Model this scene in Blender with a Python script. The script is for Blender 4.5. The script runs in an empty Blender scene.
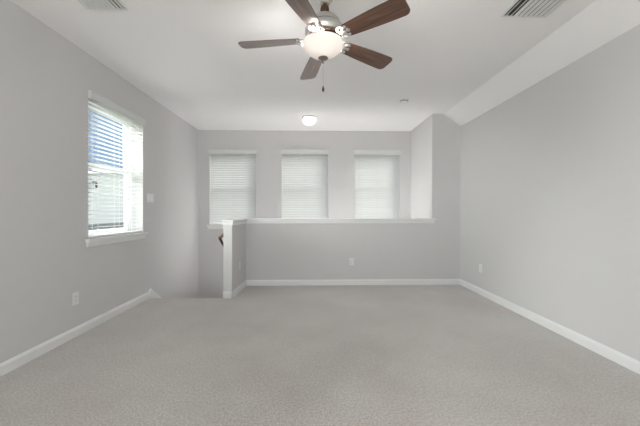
import bpy, bmesh, math, random
from math import pi, sin, cos, radians
from mathutils import Vector, Matrix

random.seed(4)
SC = bpy.context.scene
COL = SC.collection

# ------------------------------------------------------------------ camera, sky, sun, area lights, exposure
CAM_H = 1.163
YAW = math.atan(7 / 300)
cd = bpy.data.cameras.new('camera'); cam = bpy.data.objects.new('camera', cd); COL.objects.link(cam)
cd.sensor_width = 36; cd.lens = 300 / 640 * 36
cam.location = (0, 0, CAM_H); cam.rotation_euler = (pi / 2, 0, -YAW)
cd.shift_y = -2 / 640; cd.clip_start = 0.02
SC.camera = cam

SC.view_settings.view_transform = 'Standard'
SC.view_settings.look = 'None'
SC.view_settings.gamma = 1
SC.view_settings.use_curve_mapping = False
SC.view_settings.exposure = 1.09

world = bpy.data.worlds.new('sky'); SC.world = world; world.use_nodes = True
wn = world.node_tree.nodes; wl = world.node_tree.links; wn.clear()
wo = wn.new('ShaderNodeOutputWorld'); bg = wn.new('ShaderNodeBackground')
tc = wn.new('ShaderNodeTexCoord'); sx = wn.new('ShaderNodeSeparateXYZ'); cr = wn.new('ShaderNodeValToRGB')
wl.new(tc.outputs['Generated'], sx.inputs[0]); wl.new(sx.outputs['Z'], cr.inputs[0])
el = cr.color_ramp.elements
el[0].position = 0.0; el[0].color = (0.62, 0.80, 1.0, 1)
el[1].position = 0.6; el[1].color = (0.16, 0.34, 0.75, 1)
e = el.new(0.2); e.color = (0.33, 0.56, 0.95, 1)
wl.new(cr.outputs[0], bg.inputs[0]); bg.inputs[1].default_value = 0.36
wl.new(bg.outputs[0], wo.inputs[0])

sl = bpy.data.lights.new('sun', 'SUN'); so = bpy.data.objects.new('sun', sl); COL.objects.link(so)
sl.energy = 3.8; sl.angle = radians(60); sl.color = (1.0, 0.97, 0.92)
so.rotation_euler = Vector((-0.40, -0.75, -0.55)).to_track_quat('-Z', 'Y').to_euler()

# added wide second sun, boosts the soft light through the left windows
hl = bpy.data.lights.new('added_left_sun', 'SUN'); ho = bpy.data.objects.new('added_left_sun', hl); COL.objects.link(ho)
hl.energy = 11.5; hl.angle = radians(60); hl.color = (1.0, 0.99, 0.97)
ho.rotation_euler = Vector((0.88, 0.25, -0.36)).to_track_quat('-Z', 'Y').to_euler()

def area(name, loc, d, sx_, sy_, e_, col=(1, 1, 1)):
    l = bpy.data.lights.new(name, 'AREA'); l.shape = 'RECTANGLE'; l.size = sx_; l.size_y = sy_
    l.energy = e_; l.color = col
    o = bpy.data.objects.new(name, l); COL.objects.link(o); o.location = loc
    o.rotation_euler = Vector(d).to_track_quat('-Z', 'Z').to_euler(); return o
# added fill lamp outside an invented window in the rear wall, behind the camera
area('added_rear_fill', (-0.7, -2.86, 1.30), (-0.12, 1, 1.8), 2.0, 1.7, 57, (1.0, 0.985, 0.96))

# added fill lamp outside a second, invented left window; lights the right wall
area('added_side_fill', (-2.47, -1.02, 1.6), (1, 0.5, 0.9), 1.1, 1.35, 14, (1.0, 0.995, 0.99))
# added area lamp floating unseen in the stairwell, brightens side wall and far ceiling
area('added_stairwell_fill', (0.3, 5.28, -0.6), (0.1, 0, 1), 2.0, 0.8, 15, (1.0, 0.99, 0.975))

# ------------------------------------------------------------------ helpers
def tag(o, label=None, cat=None, group=None, kind=None):
    if label: o['label'] = label
    if cat: o['category'] = cat
    if group: o['group'] = group
    if kind: o['kind'] = kind
    return o

def empty(name, loc=(0, 0, 0), rz=0):
    o = bpy.data.objects.new(name, None); COL.objects.link(o)
    o.empty_display_size = 0.05
    o.location = loc; o.rotation_euler = (0, 0, rz); return o

class MB:
    def __init__(s): s.bm = bmesh.new()
    def faces(s, vs, fs):
        b = [s.bm.verts.new(v) for v in vs]
        for f in fs:
            try: s.bm.faces.new([b[i] for i in f])
            except ValueError: pass
        return s
    def box(s, x0, x1, y0, y1, z0, z1, M=None):
        vs = [Vector((x, y, z)) for z in (z0, z1) for y in (y0, y1) for x in (x0, x1)]
        if M: vs = [M @ v for v in vs]
        return s.faces(vs, [(0, 2, 3, 1), (4, 5, 7, 6), (0, 1, 5, 4), (2, 6, 7, 3), (0, 4, 6, 2), (1, 3, 7, 5)])
    def prism(s, poly, fn, a, b):
        """poly of (u,v); fn(u,v,w)->xyz; extruded from w=a to w=b"""
        n = len(poly)
        vs = [fn(u, v, a) for u, v in poly] + [fn(u, v, b) for u, v in poly]
        fs = [tuple(range(n - 1, -1, -1)), tuple(range(n, 2 * n))]
        fs += [(i, (i + 1) % n, n + (i + 1) % n, n + i) for i in range(n)]
        return s.faces(vs, fs)
    def lathe(s, prof, n=32, c=(0, 0, 0), close=False):
        vs, fs = [], []; m = len(prof)
        for i in range(n):
            a = 2 * pi * i / n
            for r, z in prof: vs.append((c[0] + r * cos(a), c[1] + r * sin(a), c[2] + z))
        for i in range(n):
            j = (i + 1) % n
            for k in range(m if close else m - 1):
                k2 = (k + 1) % m
                fs.append((i * m + k, j * m + k, j * m + k2, i * m + k2))
        s.faces(vs, fs); bmesh.ops.remove_doubles(s.bm, verts=s.bm.verts[:], dist=1e-6); return s
    def tube(s, path, r, n=10, cap=True, flat=1.0):
        P = [Vector(p) for p in path]; rs = r if isinstance(r, (list, tuple)) else [r] * len(P)
        vs, fs = [], []; up = None
        for i, p in enumerate(P):
            d = (P[min(i + 1, len(P) - 1)] - P[max(i - 1, 0)]).normalized()
            if up is None: up = Vector((0, 0, 1)) if abs(d.z) < .95 else Vector((1, 0, 0))
            x = d.cross(up).normalized(); y = x.cross(d).normalized(); up = y
            for k in range(n):
                a = 2 * pi * k / n; vs.append(p + x * cos(a) * rs[i] + y * sin(a) * rs[i] * flat)
        for i in range(len(P) - 1):
            for k in range(n):
                k2 = (k + 1) % n
                fs.append((i * n + k, i * n + k2, (i + 1) * n + k2, (i + 1) * n + k))
        if cap:
            fs.append(tuple(range(n - 1, -1, -1))); fs.append(tuple((len(P) - 1) * n + k for k in range(n)))
        return s.faces(vs, fs)
    def bevel(s, w, seg=2, ang=35):
        bmesh.ops.recalc_face_normals(s.bm, faces=s.bm.faces[:])
        es = [e for e in s.bm.edges if len(e.link_faces) == 2 and e.calc_face_angle(0) > radians(ang)]
        bmesh.ops.bevel(s.bm, geom=es, offset=w, segments=seg, affect='EDGES', profile=.5, clamp_overlap=True); return s
    def build(s, name, mat, parent=None, smooth=False, ang=40):
        bmesh.ops.recalc_face_normals(s.bm, faces=s.bm.faces[:])
        me = bpy.data.meshes.new(name)
        if smooth:
            for f in s.bm.faces: f.smooth = True
            for e in s.bm.edges:
                if len(e.link_faces) == 2 and e.calc_face_angle(0) > radians(ang): e.smooth = False
        s.bm.to_mesh(me); s.bm.free()
        o = bpy.data.objects.new(name, me); COL.objects.link(o)
        if mat: me.materials.append(mat)
        if parent: o.parent = parent
        return o

def struct(name, mb, mat, **k): return tag(mb.build(name, mat, **k), kind='structure')

# ------------------------------------------------------------------ materials
def mat(name, col, rough=.5, metal=0, spec=.5):
    m = bpy.data.materials.new(name); m.use_nodes = True
    b = m.node_tree.nodes['Principled BSDF']
    b.inputs['Base Color'].default_value = (*col, 1); b.inputs['Roughness'].default_value = rough
    b.inputs['Metallic'].default_value = metal; b.inputs['Specular IOR Level'].default_value = spec
    return m
def nd(m, t, **kw):
    n = m.node_tree.nodes.new(t)
    for k, v in kw.items(): setattr(n, k, v)
    return n
def lk(m, a, b): m.node_tree.links.new(a, b)
def noise(m, scale, detail=3, rough=.55, coord='Object', vec=None):
    n = nd(m, 'ShaderNodeTexNoise'); n.inputs['Scale'].default_value = scale
    n.inputs['Detail'].default_value = detail; n.inputs['Roughness'].default_value = rough
    if vec is None:
        t = nd(m, 'ShaderNodeTexCoord'); vec = t.outputs[coord]
    lk(m, vec, n.inputs['Vector']); return n
def bump(m, src, strength, dist):
    b = nd(m, 'ShaderNodeBump'); b.inputs['Strength'].default_value = strength; b.inputs['Distance'].default_value = dist
    lk(m, src, b.inputs['Height']); lk(m, b.outputs[0], m.node_tree.nodes['Principled BSDF'].inputs['Normal']); return b
def ramp(m, src, stops):
    r = nd(m, 'ShaderNodeValToRGB'); e = r.color_ramp.elements
    e[0].position, e[0].color = stops[0][0], (*stops[0][1], 1); e[1].position, e[1].color = stops[-1][0], (*stops[-1][1], 1)
    for p, c in stops[1:-1]:
        q = e.new(p); q.color = (*c, 1)
    lk(m, src, r.inputs[0]); return r
BC = lambda m: m.node_tree.nodes['Principled BSDF'].inputs['Base Color']

M = {}
M['paint'] = mat('wall_paint', (.665, .655, .653), .75, spec=.25); bump(M['paint'], noise(M['paint'], 260, 2).outputs[0], .12, .002)
M['ceil'] = mat('ceiling_paint', (.94, .929, .93), .9, spec=.1)
bump(M['ceil'], noise(M['ceil'], 70, 4).outputs[0], .15, .004)
M['trim'] = mat('trim_paint', (.84, .84, .835), .35)
M['valance'] = mat('shaded_valance_white', (.70, .70, .695), .45)  # white of the valance, its shade mixed into the colour
M['board'] = mat('greyer_board', (.72, .72, .715), .45)  # greyer than the trim paint
M['vinyl'] = mat('white_vinyl', (.86, .865, .87), .4)
M['plastic'] = mat('white_plastic', (.83, .83, .82), .35)
M['dark'] = mat('dark_slot', (.03, .03, .03), .6)
M['duct'] = mat('dark_duct', (.06, .058, .055), .8)
M['register'] = mat('register_enamel', (.74, .74, .735), .45)
M['white_cord'] = mat('white_cord', (.8, .8, .79), .7)
M['rail_wood'] = mat('dark_rail_wood', (.085, .035, .018), .35)
_n = noise(M['rail_wood'], 30, 4); lk(M['rail_wood'], ramp(M['rail_wood'], _n.outputs[0], [(.3, (.05, .02, .01)), (.7, (.13, .06, .03))]).outputs[0], BC(M['rail_wood']))
M['black_metal'] = mat('black_metal', (.02, .02, .02), .5)

# brushed nickel
M['nickel'] = mat('brushed_nickel', (.60, .585, .565), .32, 1)
_n = noise(M['nickel'], 12, 2); bump(M['nickel'], _n.outputs[0], .05, .001)
M['dark_nickel'] = mat('aged_nickel', (.30, .27, .25), .35, 1)
M['brown_enamel'] = mat('brown_enamel', (.11, .065, .045), .6)
M['bronze'] = mat('dark_bronze', (.10, .055, .035), .4, .8)

# fan blade wood: grain runs along local x
w = mat('walnut_blade', (.1, .05, .03), .33, spec=.6); M['blade'] = w
t = nd(w, 'ShaderNodeTexCoord'); mp = nd(w, 'ShaderNodeMapping'); mp.inputs['Scale'].default_value = (1.6, 26, 26)
lk(w, t.outputs['Object'], mp.inputs[0])
n = noise(w, 2.2, 6, .6, vec=mp.outputs[0])
lk(w, ramp(w, n.outputs[0], [(.28, (.035, .013, .007)), (.5, (.11, .043, .022)), (.72, (.23, .10, .05))]).outputs[0], BC(w))

w.node_tree.nodes['Principled BSDF'].inputs['Coat Weight'].default_value = .9
w.node_tree.nodes['Principled BSDF'].inputs['Coat IOR'].default_value = 1.7
w.node_tree.nodes['Principled BSDF'].inputs['Coat Roughness'].default_value = .22

# carpet
c = mat('carpet', (.4, .38, .36), .95, spec=.05); M['carpet'] = c
n1 = noise(c, 230, 2, .7); n2 = noise(c, 75, 3, .6); n3 = noise(c, 1.5, 4, .6)
a1 = nd(c, 'ShaderNodeMath', operation='MULTIPLY_ADD'); a1.inputs[1].default_value = .55
lk(c, n1.outputs[0], a1.inputs[0])
a2 = nd(c, 'ShaderNodeMath', operation='MULTIPLY'); a2.inputs[1].default_value = .45
lk(c, n2.outputs[0], a2.inputs[0]); lk(c, a2.outputs[0], a1.inputs[2])
r1 = ramp(c, a1.outputs[0], [(.36, (.24, .214, .198)), (.5, (.47, .436, .412)), (.64, (.67, .635, .61))])
r3 = ramp(c, n3.outputs[0], [(.36, (.90, .855, .84)), (.64, (1.04, 1.055, 1.035))])
mx = nd(c, 'ShaderNodeMix', data_type='RGBA', blend_type='MULTIPLY'); mx.inputs[0].default_value = 1
lk(c, r1.outputs[0], mx.inputs[6]); lk(c, r3.outputs[0], mx.inputs[7]); lk(c, mx.outputs[2], BC(c))
bump(c, a1.outputs[0], .6, .012)
c.node_tree.nodes['Principled BSDF'].inputs['Sheen Weight'].default_value = .7

# window glass: mostly clear with a fresnel reflection
g = bpy.data.materials.new('window_glass'); g.use_nodes = True; M['glass'] = g
nt = g.node_tree; nt.nodes.clear()
o_ = nt.nodes.new('ShaderNodeOutputMaterial'); mxs = nt.nodes.new('ShaderNodeMixShader'); tr = nt.nodes.new('ShaderNodeBsdfTransparent')
gl = nt.nodes.new('ShaderNodeBsdfGlossy'); fr = nt.nodes.new('ShaderNodeFresnel'); fr.inputs[0].default_value = 1.3; gl.inputs['Roughness'].default_value = .02
tr.inputs[0].default_value = (.96, .98, .97, 1)
geo = nt.nodes.new('ShaderNodeNewGeometry'); frn = nt.nodes.new('ShaderNodeMath'); frn.operation = 'MULTIPLY'; inb = nt.nodes.new('ShaderNodeMath'); inb.operation = 'SUBTRACT'; inb.inputs[0].default_value = 1
nt.links.new(geo.outputs['Backfacing'], inb.inputs[1]); nt.links.new(fr.outputs[0], frn.inputs[0]); nt.links.new(inb.outputs[0], frn.inputs[1]); nt.links.new(frn.outputs[0], mxs.inputs[0]); nt.links.new(tr.outputs[0], mxs.inputs[1]); nt.links.new(gl.outputs[0], mxs.inputs[2]); nt.links.new(mxs.outputs[0], o_.inputs[0])

def translucent(name, col, tcol, fac, rough=.4):
    m = mat(name, col, rough); nt = m.node_tree
    out = [n for n in nt.nodes if n.type == 'OUTPUT_MATERIAL'][0]
    ms = nt.nodes.new('ShaderNodeMixShader'); tl = nt.nodes.new('ShaderNodeBsdfTranslucent'); tl.inputs[0].default_value = (*tcol, 1)
    ms.inputs[0].default_value = fac
    nt.links.new(nt.nodes['Principled BSDF'].outputs[0], ms.inputs[1]); nt.links.new(tl.outputs[0], ms.inputs[2]); nt.links.new(ms.outputs[0], out.inputs[0])
    return m
M['slat'] = translucent('blind_slat', (.88, .88, .875), (.9, .9, .89), .22)
M['dome'] = translucent('dome_glass', (.92, .91, .9), (1, .99, .97), .5, .25)
M['frost'] = translucent('frosted_glass', (.92, .90, .87), (.68, .655, .64), .135, .25)

# ------------------------------------------------------------------ setting
XL, XR = -2.20, 2.335
YB, YH, YR = 5.75, 4.70, -2.6          # back wall, half wall face, rear wall
HC = 2.70
XO = 1.885                              # side of the opening above the half wall
XSOF, ZSOF = 2.065, 2.50                # sloped ceiling strip along the right wall
YS = 4.05                               # top stair edge
RX0, RX1 = -1.194, -1.082
RXf = lambda y: RX1 + (y - YS) * .052      # room face of the return, a little out of square               # short return wall
TH = .24

def wall_holes(name, fn, us, vs, holes, depth):
    """fn(u,v,w); holes = (u0,u1,v0,v1)"""
    U = sorted(set(list(us) + [h for q in holes for h in q[:2]])); V = sorted(set(list(vs) + [h for q in holes for h in q[2:]]))
    def solid(i, j):
        if not (0 <= i < len(U) - 1 and 0 <= j < len(V) - 1): return False
        cu, cv = (U[i] + U[i + 1]) / 2, (V[j] + V[j + 1]) / 2
        return not any(a < cu < b and c_ < cv < d for a, b, c_, d in holes)
    mb = MB()
    for i in range(len(U) - 1):
        for j in range(len(V) - 1):
            if not solid(i, j): continue
            a, b, c_, d = U[i], U[i + 1], V[j], V[j + 1]
            for w_ in (0, depth): mb.faces([fn(a, c_, w_), fn(b, c_, w_), fn(b, d, w_), fn(a, d, w_)], [(0, 1, 2, 3)])
            for ok, p, q in ((solid(i - 1, j), (a, c_), (a, d)), (solid(i + 1, j), (b, c_), (b, d)), (solid(i, j - 1), (a, c_), (b, c_)), (solid(i, j + 1), (a, d), (b, d))):
                if not ok: mb.faces([fn(*p, 0), fn(*q, 0), fn(*q, depth), fn(*p, depth)], [(0, 1, 2, 3)])
    bmesh.ops.remove_doubles(mb.bm, verts=mb.bm.verts[:], dist=1e-5)
    return struct(name, mb, M['paint'])

LW = (2.992, 3.922, .888, 2.322)                                     # left window (y0,y1,z0,z1)
BW = [(-1.965, -1.085, .90, 2.305), (-.598, .287, .90, 2.305), (.797, 1.672, .90, 2.305)]
SW = (-1.6, -.45, .888, 2.322)
RW = (-1.75, 1.35, .55, 2.35)
XLf = lambda y: -2.208 + (y - 2) * .008
fnL = lambda u, v, w: (XLf(u) - w, u, v)
fnB = lambda u, v, w: (u, YB + w, v)
fnR = lambda u, v, w: (u, YR - w, v)
wall_holes('wall_left', fnL, (YR - TH, YB + TH), (-2.8, HC), [LW, SW], TH)
wall_holes('wall_back', fnB, (XL, XO + .12), (-2.8, HC), BW, TH)
wall_holes('wall_rear', fnR, (XL, XR), (0, HC), [RW], TH)
struct('wall_right', MB().box(XR, XR + .15, YR - TH, YH + .12, -.25, HC), M['paint'])

# half wall with its full-height piece on the right and the return towards the camera
mb = MB()
mb.prism([(RX0, -2.8), (XO, -2.8), (XR + .15, -2.8), (XR + .15, HC), (XO, HC), (XO, .985), (RX0, .985)], lambda u, v, w: (u, w, v), YH, YH + .12)
struct('wall_front_of_stairwell', mb, M['paint'])
struct('wall_stairwell_return', MB().prism([(RX0, YS - .005), (RX1, YS - .005), (RXf(YH), YH), (RX0, YH)], lambda u, v, w: (u, v, w), -2.8, .985), M['paint'])
struct('wall_stairwell_right', MB().box(XO, XO + .12, YH + .12, YB, -2.8, HC), M['paint'])

# ceiling and the sloped strip
struct('ceiling', MB().box(XL - .04, XR + .15, YR - TH, YB, HC, HC + .12), M['ceil'])
struct('ceiling_slope', MB().prism([(XSOF, HC), (XR, HC), (XR, ZSOF)], lambda u, v, w: (u, w, v), YR, YH), M['ceil'])

# floor: carpeted slab with rounded nosing at the stair edge
mb = MB()
mb.prism([(YR, -.25), (YS - .03, -.25), (YS - .012, -.03), (YS - .003, -.02), (YS, -.012), (YS - .004, -.004), (YS - .014, 0), (YR, 0)], lambda u, v, w: (w, u, v), XL - .03, RX0)
mb.box(RX0, RX1, YR, YS - .005, -.25, 0); mb.box(RX1, XR, YR, YH, -.25, 0)
bmesh.ops.remove_doubles(mb.bm, verts=mb.bm.verts[:], dist=1e-5)
struct('floor', mb, M['carpet'])
# stairs: two treads down to a landing, then a flight to the right behind the half wall
mb = MB()
for k in range(2): mb.box(XL - .01, RX0, YS - .02 + .27 * k, YS + .27 * (k + 1), -.25 - .18 * (k + 1), -.18 * (k + 1))
mb.box(XL, RX0, YS + .54, YB, -.8, -.54)
for k in range(10): mb.box(RX0 + .27 * k, RX0 + .27 * (k + 1), YH + .12, YB, -.8 - .18 * (k + 1), -.54 - .18 * (k + 1))
struct('floor_stairs', mb, M['carpet'])

# baseboards
def base_profile(t=.014, h=.088): return [(0, 0), (t, 0), (t, h - .022), (t - .004, h - .012), (t - .007, h - .006), (t - .009, h), (0, h)]
bp = base_profile()
struct('baseboard_left', MB().prism(bp, lambda u, v, w: (XLf(w) + u, w, v), YR, YS - .01), M['trim'])
struct('baseboard_right', MB().prism(bp, lambda u, v, w: (XR - u, w, v), YR, YH), M['trim'])
struct('baseboard_back', MB().prism(bp, lambda u, v, w: (w, YH - u, v), RXf(YH) + .014, XR - .014), M['trim'])
mb = MB().prism(bp, lambda u, v, w: (RXf(w) + u, w, v), YS - .031, YH)
mb.prism(bp, lambda u, v, w: (w, YS - .017 - u, v), RX0 - .004, RX1 + .014)
struct('baseboard_return', mb, M['trim'])
struct('baseboard_rear', MB().prism(bp, lambda u, v, w: (w, YR + u, v), XL - .03, XR), M['trim'])
# stair skirt on the left wall
struct('trim_1', MB().prism([(YS - .012, .0), (YS - .012, .108), (YS + .03, .122), (YS + .60, -.30), (YS + .60, -.56), (YS - .012, -.30)], lambda u, v, w: (XLf(u) + w, u, v), 0, .022).bevel(.003, 1), M['trim'])
# painted board on the end of the return wall
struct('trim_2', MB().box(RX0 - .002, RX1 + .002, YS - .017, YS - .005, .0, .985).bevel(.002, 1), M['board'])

# cap of the half wall: a flat board with a moulding beneath, mitred round the return
ov = .026
def cap_poly(o, endx):   # plan outline
    return [(RX0 - o, YS - .012 - o), (RX1 + o, YS - .012 - o), (RXf(YH) + o, YH - o), (endx, YH - o), (endx, YH + 0), (XO, YH + 0), (XO, YH + .12 + o), (RX0 - o, YH + .12 + o)]
mb = MB().prism(cap_poly(ov, XO + .05), lambda u, v, w: (u, v, w), 1.022, 1.045).bevel(.006, 2)
struct('trim_3', mb, M['trim'])
mb = MB()
mb.prism(cap_poly(.010, XO + .036), lambda u, v, w: (u, v, w), 1.012, 1.022)
mb.prism(cap_poly(.004, XO + .024), lambda u, v, w: (u, v, w), .968, .976)
mb.prism(cap_poly(.015, XO + .030), lambda u, v, w: (u, v, w), .976, 1.012)
struct('trim_4', mb.bevel(.003, 1), M['trim'])

# ------------------------------------------------------------------ windows
def make_window(name, fn, hole, sill=True):
    """vinyl single-hung window set deep in the wall opening; fn(u,v,w) w outward"""
    u0, u1, v0, v1 = hole; root = empty(name, (0, 0, 0)); tag(root, kind='structure')
    def bx(mb, a, b, c_, d, w0, w1):
        return mb.prism([(a, c_), (b, c_), (b, d), (a, d)], fn, w0, w1)
    e = .001; fw = .034
    mb = MB()
    for q in ((u0 + e, u0 + fw, v0 + e, v1 - e), (u1 - fw, u1 - e, v0 + e, v1 - e), (u0 + fw, u1 - fw, v0 + e, v0 + fw), (u0 + fw, u1 - fw, v1 - fw, v1 - e)): bx(mb, *q, .14, .22)
    mb.build('window_frame', M['vinyl'], root)
    vm = (v0 + v1) / 2 + .04
    for nm, a, b, w0, w1 in (('upper_sash', vm - .02, v1 - fw, .185, .212), ('lower_sash', v0 + fw, vm + .025, .15, .184)):
        s_ = MB(); sw = .034; l, r = u0 + fw, u1 - fw
        for q in ((l, l + sw, a, b), (r - sw, r, a, b), (l + sw, r - sw, a, a + sw), (l + sw, r - sw, b - sw, b)): bx(s_, *q, w0, w1)
        so_ = s_.build(nm, M['vinyl'], root)
        bx(MB(), l + sw - .004, r - sw + .004, a + sw - .004, b - sw + .004, (w0 + w1) / 2 - .003, (w0 + w1) / 2 + .003).build('pane', M['glass'], so_)
    if sill:
        s_ = MB()
        bx(s_, u0 - .045, u1 + .045, v0 - .022, v0, -.045, 0); bx(s_, u0 + .001, u1 - .001, v0, v0 + .004, -.02, .14)
        so_ = s_.bevel(.004, 2).build('window_sill', M['trim'], root)
        a_ = MB(); bx(a_, u0 - .03, u1 + .03, v0 - .078, v0 - .022, -.018, 0)
        bx(a_, u0 - .034, u1 + .034, v0 - .040, v0 - .022, -.028, 0)
        a_.bevel(.004, 2).build('apron', M['trim'], so_)
    return root
make_window('window_1', fnL, LW)
for k, hq in enumerate(BW): make_window('window_%d' % (k + 2), fnB, hq)
make_window('window_5', fnR, RW)  # invented rear window, added to let daylight in behind the camera
make_window('window_6', fnL, SW)  # second left window, added out of view to light the right wall

def make_blind(fn, hole, tilt, label, pitch=.044, wand=None):
    u0, u1, v0, v1 = hole; um = (u0 + u1) / 2
    root = empty('window_blind', fn(um, v0 + .004, .03)); inv = Matrix.Translation(-Vector(root.location))
    tag(root, label, 'blind', 'white slatted blinds in the windows')
    P = lambda u, v, w: inv @ Vector(fn(u, v, w))
    def bx(mb, a, b, c_, d, w0, w1): return mb.prism([(a, c_), (b, c_), (b, d), (a, d)], P, w0, w1)
    # valance with side returns, standing proud of the wall
    mb = MB(); a, b = u0 - .010, u1 + .012
    prof = [(v1 - .058, -.028), (v1 - .050, -.033), (v1 + .010, -.033), (v1 + .018, -.038), (v1 + .024, -.038), (v1 + .024, -.024), (v1 - .058, -.024)]
    n = len(prof); vs = [P(a, q, w_) for q, w_ in prof] + [P(b, q, w_) for q, w_ in prof]
    mb.faces(vs, [tuple(range(n)), tuple(range(2 * n - 1, n - 1, -1))] + [(i, (i + 1) % n, n + (i + 1) % n, n + i) for i in range(n)])
    for x0_, x1_ in ((a, a + .012), (b - .012, b)): bx(mb, x0_, x1_, v1 - .058, v1 + .024, -.024, -.001)
    mb.build('valance', M['valance'], root)
    bx(MB(), u0 + .004, u1 - .004, v1 - .034, v1 - .004, .005, .055).build('headrail', M['vinyl'], root)
    # slats (one mesh: they are the pattern of the blind)
    mb = MB(); z = v1 - .050; hw = .025 if abs(tilt) < 1 else .0275; th = .0028; crown = .0055 if abs(tilt) > 1 else .002
    ca, sa = cos(tilt), sin(tilt)
    while z > v0 + .05:
        poly = []
        for s_ in (-1, -.5, 0, .5, 1): poly.append((s_ * hw, th / 2 + crown * (1 - s_ * s_)))
        for s_ in (1, .5, 0, -.5, -1): poly.append((s_ * hw, -th / 2 + crown * (1 - s_ * s_)))
        q = [(z - x * sa + y * ca, .03 + x * ca + y * sa) for x, y in poly]
        n = len(q); vs = [P(u0 + .006, *k) for k in q] + [P(u1 - .006, *k) for k in q]
        mb.faces(vs, [tuple(range(n)), tuple(range(2 * n - 1, n - 1, -1))] + [(i, (i + 1) % n, n + (i + 1) % n, n + i) for i in range(n)])
        z -= pitch
    mb.build('slats', M['slat'], root)
    bx(MB(), u0 + .006, u1 - .006, v0 + .006, v0 + .028, .006, .056).bevel(.004, 2).build('bottom_rail', M['vinyl'], root)
    mb = MB(); L = u1 - u0
    for f_ in (.14, .5, .86) if L > .6 else (.2, .8):
        for w_ in (.001, .059): bx(mb, u0 + L * f_ - .0012, u0 + L * f_ + .0012, v0 + .02, v1 - .03, w_ - .0008, w_ + .0008)
    mb.build('ladder_cords', M['white_cord'], root)
    if wand:
        uw = u0 + L * wand
        MB().tube([P(uw, v1 - .055, -.012), P(uw, v1 - .07, -.02), P(uw, v1 - .65, -.012)], .004, 8).build('tilt_wand', M['white_cord'], root, smooth=True)
    return root
make_blind(fnL, LW, radians(3), 'white blind with open slats in the left wall, blue sky between them')
make_blind(fnB, BW[0], radians(-61), 'closed white blind in the back wall, nearest the left wall', wand=.1)
make_blind(fnB, BW[1], radians(-61), 'closed white blind in the middle window of the back wall', wand=.9)
make_blind(fnB, BW[2], radians(-61), 'closed white blind in the back wall, nearest the sloped ceiling', wand=.1)

# ------------------------------------------------------------------ ceiling fan
FX, FY, BZ = .081, 2.074, 2.342
fan = empty('ceiling_fan', (FX, FY, HC)); fan.rotation_euler = (0, 0, 0)
tag(fan, 'five-blade ceiling fan with walnut blades, nickel motor and lit white glass bowl', 'ceiling fan')
Z = lambda z: z - HC      # world height -> local
MB().lathe([(0, Z(2.70)), (.072, Z(2.70)), (.074, Z(2.688)), (.068, Z(2.66)), (.052, Z(2.622)), (.036, Z(2.596)), (.030, Z(2.59)), (0, Z(2.59))], 40).build('canopy', M['nickel'], fan, True)
MB().lathe([(0, Z(2.60)), (.014, Z(2.60)), (.014, Z(2.575)), (.027, Z(2.572)), (.030, Z(2.56)), (.030, Z(2.535)), (.024, Z(2.525)), (.024, Z(2.49)), (0, Z(2.49))], 32).build('downrod', M['bronze'], fan, True)
mh = MB().lathe([(0, Z(2.505)), (.040, Z(2.505)), (.060, Z(2.500)), (.088, Z(2.488)), (.104, Z(2.470)), (.110, Z(2.445)), (.110, Z(2.432)), (.128, Z(2.427)), (.136, Z(2.417)), (.136, Z(2.385)), (.124, Z(2.368)), (.0, Z(2.368))], 48).build('motor_housing', M['nickel'], fan, True)
MB().lathe([(.109, Z(2.442)), (.1108, Z(2.442)), (.1108, Z(2.436)), (.109, Z(2.436))], 48, close=True).build('vent_ring', M['duct'], mh, True)
MB().lathe([(0, Z(2.368)), (.112, Z(2.368)), (.116, Z(2.364)), (.114, Z(2.356)), (.090, Z(2.352)), (0, Z(2.352))], 48).build('flywheel', M['brown_enamel'], fan, True)
lk_ = MB().lathe([(0, Z(2.353)), (.062, Z(2.353)), (.062, Z(2.343)), (.048, Z(2.338)), (.048, Z(2.329)), (.075, Z(2.326)), (.055, Z(2.322)), (.012, Z(2.318)), (.006, Z(2.310)), (.006, Z(2.215)), (0, Z(2.215))], 40).build('light_fitter', M['brown_enamel'], fan, True)

MB().lathe([(.03, Z(2.345)), (.085, Z(2.343)), (.116, Z(2.338)), (.121, Z(2.333)), (.116, Z(2.332)), (.03, Z(2.336))], 48, close=True).build('added_bulb_shield', M['brown_enamel'], fan, True)  # added pan hidden by the bowl, keeps bulb light off the motor

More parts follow.
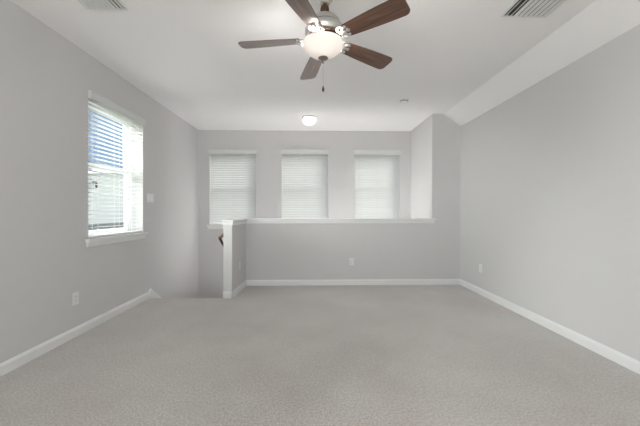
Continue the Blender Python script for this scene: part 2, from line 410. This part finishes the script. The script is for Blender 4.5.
def blade_outline():
    r0, r1 = .163, .600; w0, w1 = .054, .073
    up = []
    for i in range(9):   # rounded root corners
        a = pi / 2 * i / 8
        up.append((r0 + .028 - .028 * cos(a), w0 - .028 + .028 * sin(a)))
    for i in range(1, 8):
        t_ = i / 8; up.append((r0 + .028 + (r1 - .07 - r0) * t_, w0 + (w1 - w0) * (1 - (1 - t_) ** 1.6)))
    for i in range(11):
        a = pi / 2 * i / 10; up.append((r1 - .040 + .040 * sin(a), w1 - .040 + .040 * cos(a)))
    return up + [(x, -y) for x, y in reversed(up)]
PITCH = radians(12.5)
for k in range(5):
    A = radians(174.6 - 72 * k)
    # local frame: x radial, y tangential; +y edge hangs lower
    mb = MB().prism(blade_outline(), lambda u, v, w: (u, v, w), 0, .0055)
    mb.bevel(.0015, 1, 60)
    bl = mb.build('blade', M['blade'], fan)
    bl.location = (0, 0, Z(BZ) + .004); bl.rotation_euler = (Matrix.Rotation(A, 3, 'Z') @ Matrix.Rotation(radians(1.7), 3, 'Y') @ Matrix.Rotation(-PITCH, 3, 'X')).to_euler()
    # ornate bracket: arm from the motor, open scrolls and a three-lobed pad screwed under the blade
    ib = MB()
    ib.tube([(.085, 0, .022), (.110, 0, .018), (.132, 0, .002), (.150, 0, -.005), (.185, 0, -.006)], [.015, .014, .012, .011, .010], 10, flat=.55)
    for s_ in (-1, 1):
        pts = []
        for i in range(17):
            t_ = i / 16; a = -pi * .55 + t_ * 2 * pi * .85; rr = .026 * (1 - .30 * t_)
            pts.append((.146 + rr * cos(a) * 1.1 + .008 * t_, s_ * (.030 + rr * sin(a) * .95), -.005 + .004 * (1 - t_)))
        ib.tube(pts, [.0065] * 16 + [.004], 8, flat=.7)
        ib.tube([(.150, s_ * .010, -.006), (.170, s_ * .026, -.006), (.186, s_ * .036, -.006)], [.008, .0075, .010], 8, flat=.5)
        ib.lathe([(0, -.008), (.009, -.007), (.011, -.004), (.011, 0), (0, 0)], 14, (.188, s_ * .034, 0))
    ib.lathe([(0, -.008), (.010, -.007), (.013, -.004), (.013, 0), (0, 0)], 14, (.198, 0, 0))
    ib.build('blade_bracket', M['nickel'], bl, True)

# glass bowl, finial, chain
bowl_prof = [(.1405, 2.323), (.1425, 2.320), (.1430, 2.310), (.138, 2.296), (.125, 2.278), (.106, 2.260), (.084, 2.244), (.060, 2.231), (.036, 2.222), (.012, 2.219)]
inner = [(max(r - .004, .008), z + .003 if i > 1 else z - .001) for i, (r, z) in enumerate(bowl_prof)]
pr = [(r, Z(z)) for r, z in bowl_prof + inner[::-1]]
bowl = MB().lathe(pr, 56, close=True).build('glass_bowl', M['frost'], fan, True, 60); bowl.location.x = -.011
fin = MB().lathe([(0, Z(2.226)), (.020, Z(2.226)), (.034, Z(2.222)), (.036, Z(2.217)), (.028, Z(2.210)), (.014, Z(2.203)), (.009, Z(2.196)), (.010, Z(2.190)), (.006, Z(2.184)), (0, Z(2.183))], 28).build('finial', M['dark_nickel'], fan, True); fin.location.x = -.011
mb = MB()
z = 2.183
while z > 2.025:
    mb.lathe([(0, .0022), (.0016, .0015), (.0021, 0), (.0016, -.0015), (0, -.0022)], 6, (0, 0, Z(z))); z -= .0046
mb.tube([(0, 0, Z(2.185)), (0, 0, Z(2.02))], .0009, 5)
ch = mb.build('pull_chain', M['nickel'], fan, True); ch.location.x = -.011
MB().lathe([(0, Z(2.028)), (.003, Z(2.026)), (.006, Z(2.016)), (.0085, Z(2.003)), (.0075, Z(1.993)), (.004, Z(1.988)), (0, Z(1.987))], 14).build('pull_pendant', M['bronze'], ch, True)
def bulb(parent, loc, e_, rad, name='bulb_light', col=(1, .97, .945)):
    l = bpy.data.lights.new(name, 'POINT'); l.energy = e_; l.shadow_soft_size = rad; l.color = col
    o = bpy.data.objects.new(name, l); COL.objects.link(o); o.parent = parent; o.location = loc; return o
for dx, dy, ee, bz_ in ((.072, -.045, 8.5, 2.302), (-.072, .040, 8, 2.302), (.050, -.040, .9, 2.272)): bulb(fan, (dx - .011, dy, Z(bz_)), ee, .02)

# flush-mount light over the stair edge
fl = empty('flush_ceiling_light', (-.063, 4.92, HC)); tag(fl, 'small round flush light with white glass dome on the ceiling near the back wall', 'ceiling light')
MB().lathe([(0, 0), (.112, 0), (.115, -.004), (.115, -.024), (.108, -.028), (0, -.028)], 40).build('base_ring', M['nickel'], fl, True)
dome = [(.105, -.028), (.110, -.045), (.108, -.065), (.096, -.090), (.072, -.112), (.040, -.126), (.008, -.131)]
MB().lathe(dome + [(max(r - .004, .006), z + .004) for r, z in dome[::-1]], 40, close=True).build('glass_dome', M['dome'], fl, True, 60)
bulb(fl, (0, 0, -.072), 33, .018)

# smoke detector
sd = empty('smoke_detector', (1.258, 4.12, HC)); tag(sd, 'small white round smoke detector on the ceiling right of the flush light', 'smoke detector')
MB().lathe([(0, 0), (.060, 0), (.062, -.004), (.062, -.014), (.056, -.018), (0, -.018)], 36).build('mounting_base', M['plastic'], sd, True)
MB().lathe([(0, -.018), (.050, -.018), (.052, -.024), (.048, -.040), (.036, -.048), (0, -.050)], 36).build('sensor_cover', M['plastic'], sd, True)
MB().lathe([(.046, -.0182), (.0545, -.0182), (.0545, -.0262), (.046, -.0262)], 36, close=True).build('vent_ring', M['duct'], sd, True)

# ceiling registers
def register(x0, x1, y0, y1, label, near, tilt=30):
    """near = +1 when the side towards the room's middle is +x"""
    r = empty('ceiling_vent', ((x0 + x1) / 2, (y0 + y1) / 2, HC)); tag(r, label, 'vent', 'ceiling air registers')
    hx, hy = (x1 - x0) / 2, (y1 - y0) / 2; fw = .014
    mb = MB()
    o_ = [(-hx, -hy), (hx, -hy), (hx, hy), (-hx, hy)]; i_ = [(-hx + fw, -hy + fw), (hx - fw, -hy + fw), (hx - fw, hy - fw), (-hx + fw, hy - fw)]
    for k in range(4):
        k2 = (k + 1) % 4
        vs = [(*o_[k], 0), (*o_[k2], 0), (*i_[k2], 0), (*i_[k], 0), (*o_[k], -.004), (*o_[k2], -.004), (*i_[k2], -.012), (*i_[k], -.012)]
        mb.faces(vs, [(0, 1, 2, 3), (4, 7, 6, 5), (0, 4, 5, 1), (2, 6, 7, 3), (1, 5, 6, 2), (0, 3, 7, 4)])
    mb.build('vent_frame', M['register'], r)
    MB().box(-hx + fw, hx - fw, -hy + fw, hy - fw, -.0015, -.0005).build('duct_opening', M['duct'], r)
    mb = MB(); n = 9; span = 2 * (hx - fw)
    for k in range(n):
        cx = -hx + fw + span * (k + .5) / n
        far = (cx * near) < hx * .45
        tl = radians(tilt) * (-near if far else near)
        mb.box(-.0115, .0115, -hy + fw, hy - fw, -.0008, .0008, Matrix.Translation((cx, 0, -.0112)) @ Matrix.Rotation(tl, 4, 'Y'))
    mb.build('louvers', M['register'], r)
    return r
register(-1.712, -1.405, 1.98, 2.318, 'white louvered air register in the ceiling above the left window side', 1, 12)
register(1.475, 1.845, 1.98, 2.335, 'white louvered air register in the ceiling beside the sloped strip', -1)

# ------------------------------------------------------------------ wall plates
def plate(name, loc, rz, wid, hei, label, cat, group=None, kind='outlet', gangs=1):
    """local: x along wall, z up, y out of the wall towards the room (-y)"""
    r = empty(name, loc, rz); tag(r, label, cat, group)
    MB().box(-wid / 2, wid / 2, -.006, 0, -hei / 2, hei / 2).bevel(.003, 2).build('cover_plate', M['plastic'], r)
    if kind == 'outlet':
        for zc in (.0205, -.0205):
            f_ = MB(); pts = [(.017 * cos(a), .0145 * sin(a) * 1.0) for a in [2 * pi * i / 20 for i in range(20)]]
            f_.prism([(max(-.0165, min(.0165, u * 1.15)), v) for u, v in pts], lambda u, v, w: (u, w, zc + v), -.008, -.005)
            ff = f_.build('receptacle', M['plastic'], r)
            s_ = MB().box(-.0072, -.0052, -.0083, -.0079, zc - .004, zc + .005).box(.0052, .0072, -.0083, -.0079, zc - .003, zc + .004)
            s_.box(-.002, .002, -.0083, -.0079, zc - .010, zc - .0065).build('slots', M['dark'], ff)
    else:
        for k in range(gangs):
            xc = (k - (gangs - 1) / 2) * .046
            MB().box(xc - .0165, xc + .0165, -.0095, -.005, -.033, .033).bevel(.002, 1).build('rocker', M['vinyl'], r)
    return r
og = 'white wall outlets'
plate('wall_outlet', (XLf(2.83), 2.83, .353), pi / 2, .076, .118, 'white outlet low on the left wall below the window', 'outlet', og)
plate('wall_outlet', (.605, YH, .367), 0, .072, .116, 'white outlet on the half wall under the ledge', 'outlet', og)
plate('wall_outlet', (XR, 4.12, .366), -pi / 2, .072, .116, 'white outlet low on the right wall near the back corner', 'outlet', og)
plate('wall_outlet', (RXf(4.37) + .002, 4.37, .375), pi / 2, .072, .116, 'white outlet on the short return wall beside the stairs', 'outlet', og)
plate('light_switch', (XLf(4.09), 4.09, 1.338), pi / 2, .165, .116, 'white triple rocker switch plate on the left wall right of the window', 'switch', kind='switch', gangs=3)

# handrail on the stair side of the return wall, descending away
hr = empty('handrail', (RX0, 4.13, .80)); tag(hr, 'dark brown wooden stair handrail behind the end of the half wall', 'handrail')
hx = -.085
MB().tube([(.0, -.035, .052), (hx * .6, -.012, .018), (hx, .0, .0), (hx, .045, -.030), (hx, .55, -.37), (hx, .60, -.405)], .017, 14, flat=1.15).build('rail', M['rail_wood'], hr, True)
for yy in (.14, .50):
    zz = -.035 - (yy - .045) * .672
    MB().tube([(.0, yy, zz - .07), (hx * .6, yy, zz - .066), (hx, yy, zz - .040), (hx, yy, zz - .015)], .007, 8).lathe([(0, .0), (.02, .0), (.02, .004), (0, .004)], 12, (hx * .0 - .003, yy, zz - .072)).build('bracket', M['nickel'], hr, True)

# ------------------------------------------------------------------ outside the left window
struct('ground', MB().box(-30, 30, -30, 40, -3.4, -3.2), mat('lawn', (.16, .20, .09), .9))
sid = mat('white_siding', (.37, .385, .385), .6)
tcn = nd(sid, 'ShaderNodeTexCoord'); spn = nd(sid, 'ShaderNodeSeparateXYZ'); lk(sid, tcn.outputs['Object'], spn.inputs[0])
mul = nd(sid, 'ShaderNodeMath', operation='MULTIPLY'); mul.inputs[1].default_value = 1 / .15; lk(sid, spn.outputs['Z'], mul.inputs[0])
frc = nd(sid, 'ShaderNodeMath', operation='FRACT'); lk(sid, mul.outputs[0], frc.inputs[0])
inv_ = nd(sid, 'ShaderNodeMath', operation='SUBTRACT'); inv_.inputs[0].default_value = 1; lk(sid, frc.outputs[0], inv_.inputs[1]); bump(sid, inv_.outputs[0], .5, .012)
shg = mat('grey_shingles', (.07, .075, .075), .9)
nn = noise(shg, 14, 3); lk(shg, ramp(shg, nn.outputs[0], [(.3, (.045, .05, .05)), (.7, (.10, .11, .11))]).outputs[0], BC(shg))
nh = empty('neighbouring_house', (-6.0, 9, -3.2)); tag(nh, 'white sided house seen between the open slats of the left window', 'house')
nz = lambda z: z + 3.2
prof = [(-6, 0), (5, 0), (5, nz(1.55)), (1.2, nz(2.46)), (-6, nz(1.38))]
MB().prism(prof, lambda u, v, w: (w, u, v), -7, 0).build('house_wall', sid, nh)
rfp = [(-6.2, nz(1.36)), (1.2, nz(2.47)), (5.2, nz(1.52)), (5.2, nz(1.58)), (1.2, nz(2.54)), (-6.2, nz(1.42))]
MB().prism(rfp, lambda u, v, w: (w, u, v), -7.1, .06).build('roof', mat('roof_edge', (.8, .8, .79), .6), nh)
MB().prism([(0, nz(.80)), (0, nz(.2)), (.85, nz(.2)), (.85, nz(.36))], lambda u, v, w: (u, w, v), -6, 5).build('lower_roof', shg, nh)
lan = empty('wall_lantern', (-6.0, 8.32, 1.93)); tag(lan, 'small dark lantern on the white house outside the left window', 'lantern')
MB().box(0, .02, -.03, .03, -.02, .04).tube([(.02, 0, .02), (.08, 0, .03), (.10, .0, .01)], .009, 8).build('bracket', M['black_metal'], lan)
MB().lathe([(0, 0), (.036, -.015), (.032, -.02), (.024, -.13), (.014, -.145), (0, -.145)], 12, (.10, 0, .01)).build('lantern_body', M['black_metal'], lan, True)
